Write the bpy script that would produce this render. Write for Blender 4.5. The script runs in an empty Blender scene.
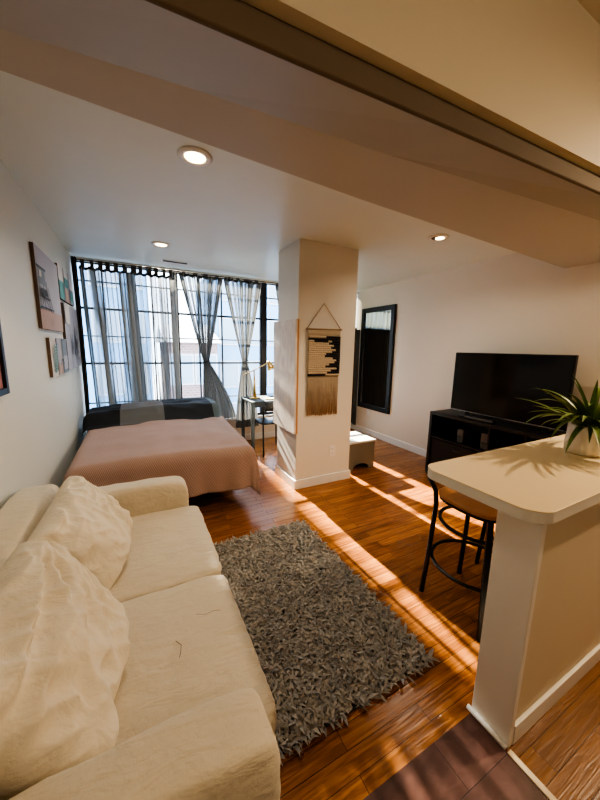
import bpy, bmesh, math, random
from mathutils import Vector, Matrix, noise
random.seed(7)
R = math.radians
PI = math.pi
C = bpy.context.scene.collection

# ---------------------------------------------------------------- materials
def _new(name):
    m = bpy.data.materials.new(name); m.use_nodes = True
    nt = m.node_tree
    for n in list(nt.nodes): nt.nodes.remove(n)
    out = nt.nodes.new('ShaderNodeOutputMaterial')
    return m, nt, out

def mat(name, col, rough=.6, metal=0, var=0.0, vscale=6, bump=0.0, bscale=60, stretch=(1, 1, 1), spec=.5, sheen=0, coat=0, trans=0, emit=None):
    m, nt, out = _new(name)
    N = nt.nodes.new; L = nt.links.new
    b = N('ShaderNodeBsdfPrincipled')
    b.inputs['Base Color'].default_value = (*col, 1)
    b.inputs['Roughness'].default_value = rough
    b.inputs['Metallic'].default_value = metal
    b.inputs['Specular IOR Level'].default_value = spec
    b.inputs['Sheen Weight'].default_value = sheen
    b.inputs['Coat Weight'].default_value = coat
    if emit:
        b.inputs['Emission Color'].default_value = (*emit[:3], 1)
        b.inputs['Emission Strength'].default_value = emit[3]
    L(b.outputs[0], out.inputs[0])
    tc = N('ShaderNodeTexCoord'); mp = N('ShaderNodeMapping')
    mp.inputs['Scale'].default_value = stretch
    L(tc.outputs['Object'], mp.inputs[0])
    if var > 0:
        n = N('ShaderNodeTexNoise'); n.inputs['Scale'].default_value = vscale; n.inputs['Detail'].default_value = 5
        L(mp.outputs[0], n.inputs['Vector'])
        mx = N('ShaderNodeMix'); mx.data_type = 'RGBA'
        mx.inputs['A'].default_value = (*[c * (1 - var) for c in col], 1)
        mx.inputs['B'].default_value = (*[min(1, c * (1 + var)) for c in col], 1)
        L(n.outputs['Fac'], mx.inputs['Factor']); L(mx.outputs['Result'], b.inputs['Base Color'])
    if bump > 0:
        n2 = N('ShaderNodeTexNoise'); n2.inputs['Scale'].default_value = bscale; n2.inputs['Detail'].default_value = 4
        L(mp.outputs[0], n2.inputs['Vector'])
        bp = N('ShaderNodeBump'); bp.inputs['Strength'].default_value = bump; bp.inputs['Distance'].default_value = .01
        L(n2.outputs['Fac'], bp.inputs['Height']); L(bp.outputs[0], b.inputs['Normal'])
    return m

def planks_mat(name, c1, c2, cm, w, rowh, rough, grain=.5, rot=0, gscale=(2.2, 34, 1)):
    m, nt, out = _new(name)
    N = nt.nodes.new; L = nt.links.new
    b = N('ShaderNodeBsdfPrincipled'); L(b.outputs[0], out.inputs[0])
    tc = N('ShaderNodeTexCoord'); mp = N('ShaderNodeMapping'); mp.inputs['Rotation'].default_value = (0, 0, rot)
    L(tc.outputs['Object'], mp.inputs[0])
    br = N('ShaderNodeTexBrick')
    br.offset = .37; br.inputs['Scale'].default_value = 1
    br.inputs['Brick Width'].default_value = w; br.inputs['Row Height'].default_value = rowh
    br.inputs['Mortar Size'].default_value = .0012; br.inputs['Mortar Smooth'].default_value = .3
    br.inputs['Color1'].default_value = (*c1, 1); br.inputs['Color2'].default_value = (*c2, 1); br.inputs['Mortar'].default_value = (*cm, 1)
    L(mp.outputs[0], br.inputs['Vector'])
    # grain
    mg = N('ShaderNodeMapping'); mg.inputs['Scale'].default_value = gscale; L(mp.outputs[0], mg.inputs[0])
    # shift the grain per plank row so it does not run through
    n = N('ShaderNodeTexNoise'); n.inputs['Scale'].default_value = 1.6; n.inputs['Detail'].default_value = 7; n.inputs['Distortion'].default_value = 1.1
    sep = N('ShaderNodeVectorMath'); sep.operation = 'ADD'
    sc = N('ShaderNodeVectorMath'); sc.operation = 'SCALE'; sc.inputs['Scale'].default_value = 23
    L(br.outputs['Color'], sc.inputs[0]); L(mg.outputs[0], sep.inputs[0]); L(sc.outputs[0], sep.inputs[1])
    L(sep.outputs[0], n.inputs['Vector'])
    rp = N('ShaderNodeValToRGB'); rp.color_ramp.elements[0].position = .38; rp.color_ramp.elements[1].position = .62
    rp.color_ramp.elements[0].color = (1 - grain, 1 - grain * 1.15, 1 - grain * 1.2, 1); rp.color_ramp.elements[1].color = (1.0, 1.0, 1.0, 1)
    L(n.outputs['Fac'], rp.inputs[0])
    n3 = N('ShaderNodeTexNoise'); n3.inputs['Scale'].default_value = 1.1; n3.inputs['Detail'].default_value = 3; L(mp.outputs[0], n3.inputs['Vector'])
    r3 = N('ShaderNodeValToRGB'); r3.color_ramp.elements[0].color = (.72, .68, .66, 1); r3.color_ramp.elements[1].color = (1.15, 1.15, 1.15, 1)
    r3.color_ramp.elements[0].position = .3; r3.color_ramp.elements[1].position = .7
    L(n3.outputs['Fac'], r3.inputs[0])
    m1 = N('ShaderNodeMix'); m1.data_type = 'RGBA'; m1.blend_type = 'MULTIPLY'; m1.inputs['Factor'].default_value = 1
    L(br.outputs['Color'], m1.inputs['A']); L(rp.outputs[0], m1.inputs['B'])
    m2 = N('ShaderNodeMix'); m2.data_type = 'RGBA'; m2.blend_type = 'MULTIPLY'; m2.inputs['Factor'].default_value = 1
    L(m1.outputs['Result'], m2.inputs['A']); L(r3.outputs[0], m2.inputs['B'])
    L(m2.outputs['Result'], b.inputs['Base Color'])
    b.inputs['Roughness'].default_value = rough
    bp = N('ShaderNodeBump'); bp.inputs['Strength'].default_value = .25; bp.inputs['Distance'].default_value = .004
    L(rp.outputs[0], bp.inputs['Height'])
    bp2 = N('ShaderNodeBump'); bp2.inputs['Strength'].default_value = .5; bp2.inputs['Distance'].default_value = .003; bp2.invert = True
    L(br.outputs['Fac'], bp2.inputs['Height']); L(bp.outputs[0], bp2.inputs['Normal']); L(bp2.outputs[0], b.inputs['Normal'])
    return m

def sheer_mat(name, col, lo, hi, su=46):
    m, nt, out = _new(name)
    N = nt.nodes.new; L = nt.links.new
    uv = N('ShaderNodeUVMap'); mp = N('ShaderNodeMapping'); mp.inputs['Scale'].default_value = (su, 1.1, 1)
    L(uv.outputs[0], mp.inputs[0])
    n = N('ShaderNodeTexNoise'); n.inputs['Scale'].default_value = 1; n.inputs['Detail'].default_value = 3; n.inputs['Distortion'].default_value = .3
    L(mp.outputs[0], n.inputs['Vector'])
    mr = N('ShaderNodeMapRange'); mr.inputs['From Min'].default_value = .36; mr.inputs['From Max'].default_value = .54
    mr.inputs['To Min'].default_value = lo; mr.inputs['To Max'].default_value = hi
    L(n.outputs['Fac'], mr.inputs['Value'])
    lw = N('ShaderNodeLayerWeight'); lw.inputs['Blend'].default_value = .5
    sub = N('ShaderNodeMath'); sub.operation = 'MULTIPLY_ADD'; sub.inputs[1].default_value = -.2; sub.use_clamp = True
    L(lw.outputs['Facing'], sub.inputs[0]); L(mr.outputs[0], sub.inputs[2])
    at = N('ShaderNodeAttribute'); at.attribute_name = 'dens'
    dm = N('ShaderNodeMath'); dm.operation = 'SUBTRACT'; L(mr.outputs[0], dm.inputs[0]); L(at.outputs['Fac'], dm.inputs[1])
    L(dm.outputs[0], sub.inputs[2])
    d = N('ShaderNodeBsdfDiffuse'); d.inputs['Color'].default_value = (*col, 1)
    t = N('ShaderNodeBsdfTranslucent'); t.inputs['Color'].default_value = (*[c * 1.0 for c in col], 1)
    a = N('ShaderNodeMixShader'); a.inputs[0].default_value = .25; L(d.outputs[0], a.inputs[1]); L(t.outputs[0], a.inputs[2])
    tr = N('ShaderNodeBsdfTransparent'); tr.inputs['Color'].default_value = (.93, .96, 1, 1)
    mx = N('ShaderNodeMixShader'); L(sub.outputs[0], mx.inputs[0]); L(a.outputs[0], mx.inputs[1]); L(tr.outputs[0], mx.inputs[2])
    L(mx.outputs[0], out.inputs[0])
    return m

def glass_mat():
    m, nt, out = _new('window_glass')
    N = nt.nodes.new; L = nt.links.new
    tr = N('ShaderNodeBsdfTransparent'); tr.inputs['Color'].default_value = (.93, .97, 1, 1)
    g = N('ShaderNodeBsdfGlossy'); g.inputs['Roughness'].default_value = .02
    mx = N('ShaderNodeMixShader'); mx.inputs[0].default_value = .05
    L(tr.outputs[0], mx.inputs[1]); L(g.outputs[0], mx.inputs[2]); L(mx.outputs[0], out.inputs[0])
    return m

def brick_mat(name, c1, c2, cm):
    m, nt, out = _new(name)
    N = nt.nodes.new; L = nt.links.new
    b = N('ShaderNodeBsdfPrincipled'); L(b.outputs[0], out.inputs[0]); b.inputs['Roughness'].default_value = .9
    tc = N('ShaderNodeTexCoord'); mp = N('ShaderNodeMapping'); mp.inputs['Rotation'].default_value = (R(90), 0, 0); L(tc.outputs['Object'], mp.inputs[0])
    br = N('ShaderNodeTexBrick'); br.inputs['Scale'].default_value = 2.2; br.inputs['Mortar Size'].default_value = .02
    br.inputs['Color1'].default_value = (*c1, 1); br.inputs['Color2'].default_value = (*c2, 1); br.inputs['Mortar'].default_value = (*cm, 1)
    L(mp.outputs[0], br.inputs['Vector']); L(br.outputs['Color'], b.inputs['Base Color'])
    return m

def knit_mat(name, col):
    m, nt, out = _new(name)
    N = nt.nodes.new; L = nt.links.new
    b = N('ShaderNodeBsdfPrincipled'); L(b.outputs[0], out.inputs[0]); b.inputs['Roughness'].default_value = .9
    b.inputs['Sheen Weight'].default_value = .2
    uv = N('ShaderNodeUVMap'); mp = N('ShaderNodeMapping'); mp.inputs['Rotation'].default_value = (0, 0, R(28)); L(uv.outputs[0], mp.inputs[0])
    w = N('ShaderNodeTexWave'); w.inputs['Scale'].default_value = 26; w.inputs['Distortion'].default_value = .9; w.inputs['Detail'].default_value = 2; w.inputs['Detail Scale'].default_value = 2
    L(mp.outputs[0], w.inputs['Vector'])
    mx = N('ShaderNodeMix'); mx.data_type = 'RGBA'
    mx.inputs['A'].default_value = (*[c * .68 for c in col], 1); mx.inputs['B'].default_value = (*[min(1, c * 1.1) for c in col], 1)
    L(w.outputs['Fac'], mx.inputs['Factor']); L(mx.outputs['Result'], b.inputs['Base Color'])
    bp = N('ShaderNodeBump'); bp.inputs['Strength'].default_value = .6; bp.inputs['Distance'].default_value = .01
    L(w.outputs['Fac'], bp.inputs['Height']); L(bp.outputs[0], b.inputs['Normal'])
    return m

def patch_mat(name):
    m, nt, out = _new(name)
    N = nt.nodes.new; L = nt.links.new
    b = N('ShaderNodeBsdfPrincipled'); L(b.outputs[0], out.inputs[0]); b.inputs['Roughness'].default_value = .75
    uv = N('ShaderNodeUVMap'); s = N('ShaderNodeSeparateXYZ'); L(uv.outputs[0], s.inputs[0])
    mr = N('ShaderNodeMapRange'); mr.inputs['From Min'].default_value = -.7; mr.inputs['From Max'].default_value = 1.3
    L(s.outputs['X'], mr.inputs['Value'])
    cr = N('ShaderNodeValToRGB'); cr.color_ramp.interpolation = 'CONSTANT'
    e = cr.color_ramp.elements
    e[0].position = 0; e[0].color = (.007, .008, .010, 1)
    e[1].position = (-.20 + .7) / 2; e[1].color = (.15, .15, .155, 1)
    for p, c in ((.24, (.013, .016, .022)), (.80, (.12, .145, .155))):
        k = e.new((p + .7) / 2); k.color = (*c, 1)
    L(mr.outputs[0], cr.inputs[0])
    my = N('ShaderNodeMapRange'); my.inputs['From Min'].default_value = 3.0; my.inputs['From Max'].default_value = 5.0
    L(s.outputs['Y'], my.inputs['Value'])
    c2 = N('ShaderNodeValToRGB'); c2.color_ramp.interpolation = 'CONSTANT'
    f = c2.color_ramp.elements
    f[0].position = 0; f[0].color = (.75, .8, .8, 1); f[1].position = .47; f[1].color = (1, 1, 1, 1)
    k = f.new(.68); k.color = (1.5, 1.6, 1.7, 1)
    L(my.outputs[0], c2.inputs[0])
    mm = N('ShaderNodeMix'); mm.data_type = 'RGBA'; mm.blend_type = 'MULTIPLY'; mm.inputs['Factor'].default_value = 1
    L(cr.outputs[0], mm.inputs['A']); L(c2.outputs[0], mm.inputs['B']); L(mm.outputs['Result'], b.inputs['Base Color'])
    return m

def slip_mat(name, col, s1, s2, k1, k2, rotz=0):
    m, nt, out = _new(name)
    N = nt.nodes.new; L = nt.links.new
    b = N('ShaderNodeBsdfPrincipled'); L(b.outputs[0], out.inputs[0]); b.inputs['Roughness'].default_value = .92
    b.inputs['Sheen Weight'].default_value = .15
    tc = N('ShaderNodeTexCoord')
    prev = None
    for sc_, st, k, dist, det in ((s1, (1, 2.8, 1.6), k1, .03, 3), (s2, (1, 1, 1), k2, .004, 2), (420, (1, 1, 1), .35, .001, 1)):
        mp = N('ShaderNodeMapping'); mp.inputs['Scale'].default_value = st; mp.inputs['Rotation'].default_value = (0, 0, rotz); L(tc.outputs['Object'], mp.inputs[0])
        n = N('ShaderNodeTexNoise'); n.inputs['Scale'].default_value = sc_; n.inputs['Detail'].default_value = det; n.inputs['Distortion'].default_value = .6
        L(mp.outputs[0], n.inputs['Vector'])
        bp = N('ShaderNodeBump'); bp.inputs['Strength'].default_value = k; bp.inputs['Distance'].default_value = dist
        L(n.outputs['Fac'], bp.inputs['Height'])
        if prev: L(prev.outputs[0], bp.inputs['Normal'])
        prev = bp
    L(prev.outputs[0], b.inputs['Normal'])
    n = N('ShaderNodeTexNoise'); n.inputs['Scale'].default_value = 4; n.inputs['Detail'].default_value = 5; L(tc.outputs['Object'], n.inputs['Vector'])
    mx = N('ShaderNodeMix'); mx.data_type = 'RGBA'
    mx.inputs['A'].default_value = (*[c * .9 for c in col], 1); mx.inputs['B'].default_value = (*[min(1, c * 1.05) for c in col], 1)
    L(n.outputs['Fac'], mx.inputs['Factor']); L(mx.outputs['Result'], b.inputs['Base Color'])
    return m

def leafrug_mat():
    m, nt, out = _new('shag_gray')
    N = nt.nodes.new; L = nt.links.new
    b = N('ShaderNodeBsdfPrincipled'); L(b.outputs[0], out.inputs[0]); b.inputs['Roughness'].default_value = .8
    g = N('ShaderNodeNewGeometry')
    cr = N('ShaderNodeValToRGB'); cr.color_ramp.elements[0].color = (.24, .225, .20, 1); cr.color_ramp.elements[1].color = (.46, .435, .39, 1)
    L(g.outputs['Random Per Island'], cr.inputs[0]); L(cr.outputs[0], b.inputs['Base Color'])
    return m

M = {}
M['wall'] = mat('wall_paint', (.63, .64, .585), .55, var=.03, vscale=2, bump=.05, bscale=120)
M['wallr'] = mat('wall_paint_matte', (.77, .71, .61), .8, var=.02, vscale=2, bump=.04, bscale=120)
M['ceil'] = mat('ceiling_paint', (.74, .80, .765), .42, var=.02, bump=.05, bscale=9)
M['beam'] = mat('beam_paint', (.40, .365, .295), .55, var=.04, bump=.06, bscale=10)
M['olive'] = mat('lip_shade_paint', (.17, .13, .09), .9)  # the lip's shade is put into this dark colour
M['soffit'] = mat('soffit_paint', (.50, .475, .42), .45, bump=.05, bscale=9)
M['kface'] = mat('kitchen_paint', (.62, .55, .42), .7, bump=.08, bscale=260)
M['trim'] = mat('trim_paint', (.82, .81, .78), .4)
M['colp'] = mat('column_paint', (.76, .73, .66), .6, bump=.05, bscale=150)
M['floor'] = planks_mat('oak_floor', (.50, .215, .062), (.37, .145, .040), (.06, .022, .008), .95, .072, .22, .42)
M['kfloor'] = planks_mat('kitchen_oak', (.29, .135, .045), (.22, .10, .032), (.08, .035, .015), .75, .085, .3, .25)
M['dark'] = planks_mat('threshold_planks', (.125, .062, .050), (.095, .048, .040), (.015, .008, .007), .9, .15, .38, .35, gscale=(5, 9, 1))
M['strip'] = mat('pale_wood_strip', (.72, .60, .42), .5)
M['black'] = mat('black_metal', (.012, .012, .013), .4, metal=.3)
M['frame'] = mat('window_frame_black', (.010, .012, .015), .45)
M['glass'] = glass_mat()
M['sheer'] = sheer_mat('sheer_gray_fabric', (.26, .26, .25), .40, .80, 13)
M['sheer2'] = sheer_mat('sheer_gray_fabric_tied', (.23, .235, .235), .22, .66, 11)
M['drape'] = mat('dark_drape_fabric', (.07, .07, .066), .9, var=.3, vscale=20, stretch=(1, 1, .1))
M['sofa'] = slip_mat('cream_slipcover', (.61, .54, .42), 8, 60, .38, .3, R(15))
M['pillow'] = slip_mat('cream_pillow_linen', (.70, .63, .505), 9, 45, .32, .35, R(50))
M['knit'] = knit_mat('dusty_pink_knit', (.48, .325, .27))
M['patch'] = patch_mat('patchwork_duvet')
M['sheet'] = mat('white_sheet', (.7, .7, .7), .9)
M['rugbase'] = mat('rug_backing', (.06, .056, .05), .95, var=.3, vscale=60)
M['shag'] = leafrug_mat()
M['counter'] = mat('cream_laminate', (.74, .60, .38), .38, var=.02, vscale=200)
M['counteredge'] = mat('laminate_edge', (.72, .69, .63), .4)
M['postp'] = mat('post_paint', (.80, .76, .70), .45)
M['panelp'] = mat('panel_paint', (.66, .58, .44), .6, bump=.05, bscale=200)
M['seatwood'] = mat('seat_wood', (.42, .19, .065), .35, var=.25, vscale=5, stretch=(1, 9, 1))
M['tvblk'] = mat('tv_plastic', (.010, .010, .011), .35)
M['screen'] = mat('tv_screen', (.003, .003, .004), .12)
M['silver'] = mat('silver_strip', (.45, .45, .45), .3, metal=.9)
M['consl'] = mat('black_brown_veneer', (.011, .0095, .009), .45, var=.3, vscale=12, stretch=(1, 8, 1))
M['bin'] = mat('black_bin_fabric', (.016, .015, .015), .8)
M['gray'] = mat('gray_plastic', (.10, .10, .10), .5)
M['bench'] = mat('taupe_bench_paint', (.19, .185, .16), .55, var=.05)
M['ply'] = mat('birch_plywood', (.74, .64, .57), .6, var=.42, vscale=16, stretch=(1, 1, .45))
M['plyedge'] = mat('plywood_edge', (.48, .26, .12), .6)
M['mirror'] = mat('mirror_silver', (.85, .87, .88), .02, metal=1)
M['cream'] = mat('macrame_cream', (.58, .48, .35), .9, bump=.6, bscale=90)
M['tancord'] = mat('macrame_tan', (.40, .31, .22), .9, bump=.3, bscale=90)
M['yarnblk'] = mat('macrame_black', (.018, .016, .020), .9, bump=.5, bscale=90)
M['rodwood'] = mat('dowel_wood', (.38, .27, .17), .6)
M['leaf'] = mat('leaf_green', (.13, .20, .035), .45, var=.45, vscale=25)
M['soil'] = mat('potting_soil', (.03, .02, .012), .95)
M['pot'] = mat('white_ceramic', (.78, .70, .58), .4)
M['brass'] = mat('brushed_brass', (.62, .45, .20), .3, metal=.9)
M['desk'] = mat('desk_gray_blue', (.085, .105, .115), .75, spec=.25)
M['lime'] = mat('bright_green_leaf', (.12, .38, .05), .5, var=.3)
M['yellow'] = mat('yellow_dish', (.55, .50, .20), .5)
M['emit'] = mat('lamp_glow', (1, .9, .7), .5, emit=(1.0, .72, .38, 9))
M['white'] = mat('white_plastic', (.82, .82, .80), .4)
M['slot'] = mat('vent_dark', (.03, .03, .03), .6)
M['canvedge'] = mat('canvas_edge_wood', (.16, .11, .08), .7)
M['skyp'] = mat('print_sky', (.42, .42, .47), .8, var=.06, vscale=4)
M['sand'] = mat('print_sand', (.45, .33, .29), .8, var=.12, vscale=30)
M['sea'] = mat('print_teal', (.12, .30, .30), .8, var=.2, vscale=10)
M['ink'] = mat('print_ink', (.07, .08, .10), .8)
M['pale'] = mat('print_pale', (.66, .63, .60), .8, var=.05)
M['slate'] = mat('print_slate', (.22, .26, .30), .8, var=.1)
M['pinkp'] = mat('print_pink', (.36, .18, .19), .7, var=.2, vscale=8)
M['brick'] = brick_mat('far_brick', (.34, .22, .20), (.27, .18, .17), (.4, .38, .36))
M['farwall'] = mat('far_wall_blue_gray', (.25, .42, .60), .9, var=.12, vscale=.6)
M['farpane'] = mat('far_pane', (.30, .38, .46), .3)
M['roofm'] = mat('far_roof', (.55, .58, .60), .9)
M['asph'] = mat('street', (.35, .36, .38), .9)
M['thread'] = mat('brown_thread', (.08, .05, .03), .9)

# ---------------------------------------------------------------- helpers
def worldloc(o):
    v = Vector((0, 0, 0))
    while o: v += o.location; o = o.parent
    return v

class MB:
    def __init__(s): s.bm = bmesh.new(); s.mi = 0; s.uv = s.bm.loops.layers.uv.new('UVMap'); s.bm.verts.layers.float.new('dens')
    def _f(s, vs):
        try:
            f = s.bm.faces.new(vs); f.material_index = s.mi; return f
        except ValueError: return None
    def box(s, x0, x1, y0, y1, z0, z1):
        v = [s.bm.verts.new(p) for p in ((x0, y0, z0), (x1, y0, z0), (x1, y1, z0), (x0, y1, z0), (x0, y0, z1), (x1, y0, z1), (x1, y1, z1), (x0, y1, z1))]
        for q in ((3, 2, 1, 0), (4, 5, 6, 7), (0, 1, 5, 4), (1, 2, 6, 5), (2, 3, 7, 6), (3, 0, 4, 7)): s._f([v[i] for i in q])
        return s
    def prism(s, pts, z0, z1):
        a = [s.bm.verts.new((x, y, z0)) for x, y in pts]; b = [s.bm.verts.new((x, y, z1)) for x, y in pts]
        s._f(a[::-1]); s._f(b); n = len(pts)
        for i in range(n): s._f([a[i], a[(i + 1) % n], b[(i + 1) % n], b[i]])
        return s
    def quad(s, *ps): s._f([s.bm.verts.new(p) for p in ps]); return s
    def tube(s, path, r, n=10, caps=True, closed=False):
        P = [Vector(p) for p in path]; rings = []
        rr = r if isinstance(r, (list, tuple)) else [r] * len(P)
        up = Vector((0, 0, 1)); prev = None
        for i, p in enumerate(P):
            if closed: t = (P[(i + 1) % len(P)] - P[i - 1]).normalized()
            else: t = (P[min(i + 1, len(P) - 1)] - P[max(i - 1, 0)]).normalized()
            if prev is None:
                a = up if abs(t.dot(up)) < .9 else Vector((1, 0, 0))
                u = t.cross(a).normalized()
            else:
                u = (prev - t * prev.dot(t)).normalized()
            prev = u; w = t.cross(u)
            rings.append([s.bm.verts.new(p + (u * math.cos(2 * PI * k / n) + w * math.sin(2 * PI * k / n)) * rr[i]) for k in range(n)])
        m = len(rings)
        for i in range(m if closed else m - 1):
            A, B = rings[i], rings[(i + 1) % m]
            for k in range(n): s._f([A[k], A[(k + 1) % n], B[(k + 1) % n], B[k]])
        if caps and not closed: s._f(rings[0][::-1]); s._f(rings[-1])
        return s
    def lathe(s, prof, cx, cy, n=32, fn=None):
        rings = []
        for (r, z) in prof:
            ring = []
            for k in range(n):
                a = 2 * PI * k / n; q = r * (fn(a, z) if fn else 1)
                ring.append(s.bm.verts.new((cx + q * math.cos(a), cy + q * math.sin(a), z)))
            rings.append(ring)
        for A, B in zip(rings, rings[1:]):
            for k in range(n): s._f([A[k], A[(k + 1) % n], B[(k + 1) % n], B[k]])
        s._f(rings[0][::-1]); s._f(rings[-1]); return s
    def grid(s, f, nu, nv, uvf=None, dens=None):
        V = [[s.bm.verts.new(f(i / nu, j / nv)) for j in range(nv + 1)] for i in range(nu + 1)]
        if dens:
            ly = s.bm.verts.layers.float.get('dens') or s.bm.verts.layers.float.new('dens')
            for i in range(nu + 1):
                for j in range(nv + 1): V[i][j][ly] = dens(i / nu, j / nv)
        for i in range(nu):
            for j in range(nv):
                fc = s._f([V[i][j], V[i + 1][j], V[i + 1][j + 1], V[i][j + 1]])
                if fc:
                    for l, (a, b) in zip(fc.loops, ((i, j), (i + 1, j), (i + 1, j + 1), (i, j + 1))):
                        l[s.uv].uv = uvf(a / nu, b / nv) if uvf else (a / nu, b / nv)
        return s
    def build(s, name, mats, parent=None, bevel=0, smooth=False, seg=2, subsurf=0, solid=0):
        if not isinstance(mats, (list, tuple)): mats = [mats]
        if parent is not None:
            off = worldloc(parent)
            for v in s.bm.verts: v.co -= off
        if not name.startswith('window_glass'): bmesh.ops.recalc_face_normals(s.bm, faces=s.bm.faces)
        me = bpy.data.meshes.new(name); s.bm.to_mesh(me); s.bm.free()
        for m in mats: me.materials.append(m if not isinstance(m, str) else M[m])
        if smooth:
            for p in me.polygons: p.use_smooth = True
        o = bpy.data.objects.new(name, me); C.objects.link(o)
        if parent is not None: o.parent = parent
        if bevel > 0:
            b = o.modifiers.new('bevel', 'BEVEL'); b.width = bevel; b.segments = seg; b.limit_method = 'ANGLE'; b.angle_limit = R(40)
            for p in me.polygons: p.use_smooth = True
            w = o.modifiers.new('wn', 'WEIGHTED_NORMAL'); w.keep_sharp = False
        if solid: d = o.modifiers.new('solid', 'SOLIDIFY'); d.thickness = solid
        if subsurf:
            d = o.modifiers.new('sub', 'SUBSURF'); d.levels = subsurf; d.render_levels = subsurf
        return o

def thing(name, label, cat, loc=(0, 0, 0), group=None):
    o = bpy.data.objects.new(name, None); C.objects.link(o); o.empty_display_size = .1
    o.location = loc; o['label'] = label; o['category'] = cat
    if group: o['group'] = group
    return o
def tag(o, label, cat, group=None):
    o['label'] = label; o['category'] = cat
    if group: o['group'] = group
    return o
def struct(o, label=None, cat=None):
    o['kind'] = 'structure'
    if label: o['label'] = label
    if cat: o['category'] = cat
    return o
def S(name, m, label, cat, bevel=0, **b):
    mb = MB(); mb.box(*b['b']); return struct(mb.build(name, m, bevel=bevel), label, cat)
def nz(x, y, z=0, s=1): return noise.noise(Vector((x * s, y * s, z * s)))

def rounded_box(mb, x0, x1, y0, y1, z0, z1, n=10, p=5.0, crown=0.0, wr=0.0, seed=0, ws=7):
    """soft cushion: a cube sphere pushed to a super-ellipsoid with a crowned top"""
    cx, cy, cz = (x0 + x1) / 2, (y0 + y1) / 2, (z0 + z1) / 2; hx, hy, hz = (x1 - x0) / 2, (y1 - y0) / 2, (z1 - z0) / 2
    tmp = {}
    def vert(a, b, c):
        key = (round(a, 5), round(b, 5), round(c, 5))
        if key in tmp: return tmp[key]
        # warp grid so that edges get more points
        d = [math.sin(q * PI / 2) for q in (a, b, c)]
        L = (abs(d[0]) ** p + abs(d[1]) ** p + abs(d[2]) ** p) ** (1 / p)
        d = [q / L for q in d]
        P = Vector((cx + d[0] * hx, cy + d[1] * hy, cz + d[2] * hz))
        if d[2] > 0: P.z += crown * d[2] * (1 - d[0] ** 2) * (1 - d[1] ** 2)
        if wr:
            k = nz(P.x * 1.0, P.y * 2.2, P.z * 1.4 + seed, ws); k = (1 - abs(k) * 2.2)
            P += Vector((d[0], d[1], d[2])) * wr * k
        v = mb.bm.verts.new(P); tmp[key] = v; return v
    for ax in range(3):
        for sgn in (-1, 1):
            for i in range(n):
                for j in range(n):
                    q = []
                    for (a, b) in ((i, j), (i + 1, j), (i + 1, j + 1), (i, j + 1)):
                        u, w = -1 + 2 * a / n, -1 + 2 * b / n
                        c = [0, 0, 0]; c[ax] = sgn; c[(ax + 1) % 3] = u; c[(ax + 2) % 3] = w
                        q.append(vert(*c))
                    mb._f(q if sgn > 0 else q[::-1])
    return mb

# ---------------------------------------------------------------- room constants
XL, XR, YW, H = -.60, 3.46, 4.60, 2.44
YK = -2.2          # kitchen end behind the camera
HK = 2.555

# floors
mb = MB(); mb.box(XL - .1, XR + .1, .595, YW + .1, -.05, 0); mb.box(1.13, XR + .1, .455, .595, -.05, 0)
struct(mb.build('floor', 'floor'), 'glossy orange oak strip floor', 'floor')
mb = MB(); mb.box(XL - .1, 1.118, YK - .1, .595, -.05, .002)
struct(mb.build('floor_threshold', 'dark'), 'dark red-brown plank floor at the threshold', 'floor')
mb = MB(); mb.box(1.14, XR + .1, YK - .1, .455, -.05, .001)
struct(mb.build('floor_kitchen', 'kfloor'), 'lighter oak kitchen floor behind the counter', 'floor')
mb = MB(); mb.box(1.118, 1.14, YK - .1, .452, -.05, .007)
struct(mb.build('trim_1', 'strip', bevel=.002), 'pale wood transition strip between the two floors', 'trim')

# walls and ceilings
S('wall_left', 'wall', 'white painted wall behind the sofa and bed', 'wall', b=(XL - .1, XL, YK, YW + .1, 0, 2.8))
S('wall_right', 'wallr', 'white painted wall with the mirror and television', 'wall', b=(XR, XR + .1, YK, YW + .1, 0, 2.8))
S('wall_rear', 'kface', 'kitchen wall', 'wall', b=(XL - .1, XR + .1, YK - .1, YK, 0, 2.8))
mb = MB(); mb.box(XL, XR, YW, YW + .12, 0, .36); mb.box(XL, XR, YW, YW + .12, 2.40, 2.5)
struct(mb.build('wall_back', 'wallr'), 'low white wall beneath the windows', 'wall')
mb = MB(); mb.box(XL, XR, YW - .05, YW + .10, .355, .385)
struct(mb.build('trim_2', 'trim', bevel=.005), 'white window sill', 'trim')
S('ceiling', 'ceil', 'white ceiling over the living area', 'ceiling', b=(XL - .1, XR + .1, 1.0, YW + .15, H, H + .1))
S('ceiling_kitchen', 'kface', 'ceiling over the kitchen', 'ceiling', b=(XL - .1, XR + .1, YK - .1, .95, HK, HK + .1))
# dropped beam: wide flat soffit, a board under its near half, a bead, then the tall face
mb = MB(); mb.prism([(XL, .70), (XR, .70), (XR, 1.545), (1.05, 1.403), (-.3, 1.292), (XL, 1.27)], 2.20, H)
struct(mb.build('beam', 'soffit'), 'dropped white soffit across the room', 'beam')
def hexa(mb, P):
    v = [mb.bm.verts.new(p) for p in P]
    for q in ((3, 2, 1, 0), (4, 5, 6, 7), (0, 1, 5, 4), (1, 2, 6, 5), (2, 3, 7, 6), (3, 0, 4, 7)): mb._f([v[k] for k in q])
zn = lambda x: min(2.185, 2.050 + .052 * x)      # near lower edge of the beam board, not quite level
zt_ = lambda x: 2.094 + .040 * x
mb = MB(); xs = [XL, .2, .9, 2.2, XR]; yf = [1.145, 1.075, 1.035, .925, .83]
for k in range(4):
    a, b = xs[k], xs[k + 1]
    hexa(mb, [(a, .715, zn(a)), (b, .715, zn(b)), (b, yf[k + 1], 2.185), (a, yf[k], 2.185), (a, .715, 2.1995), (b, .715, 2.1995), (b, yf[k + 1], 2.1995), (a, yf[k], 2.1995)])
struct(mb.build('beam_board', 'beam'), 'taupe painted board under the soffit', 'beam')
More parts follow.
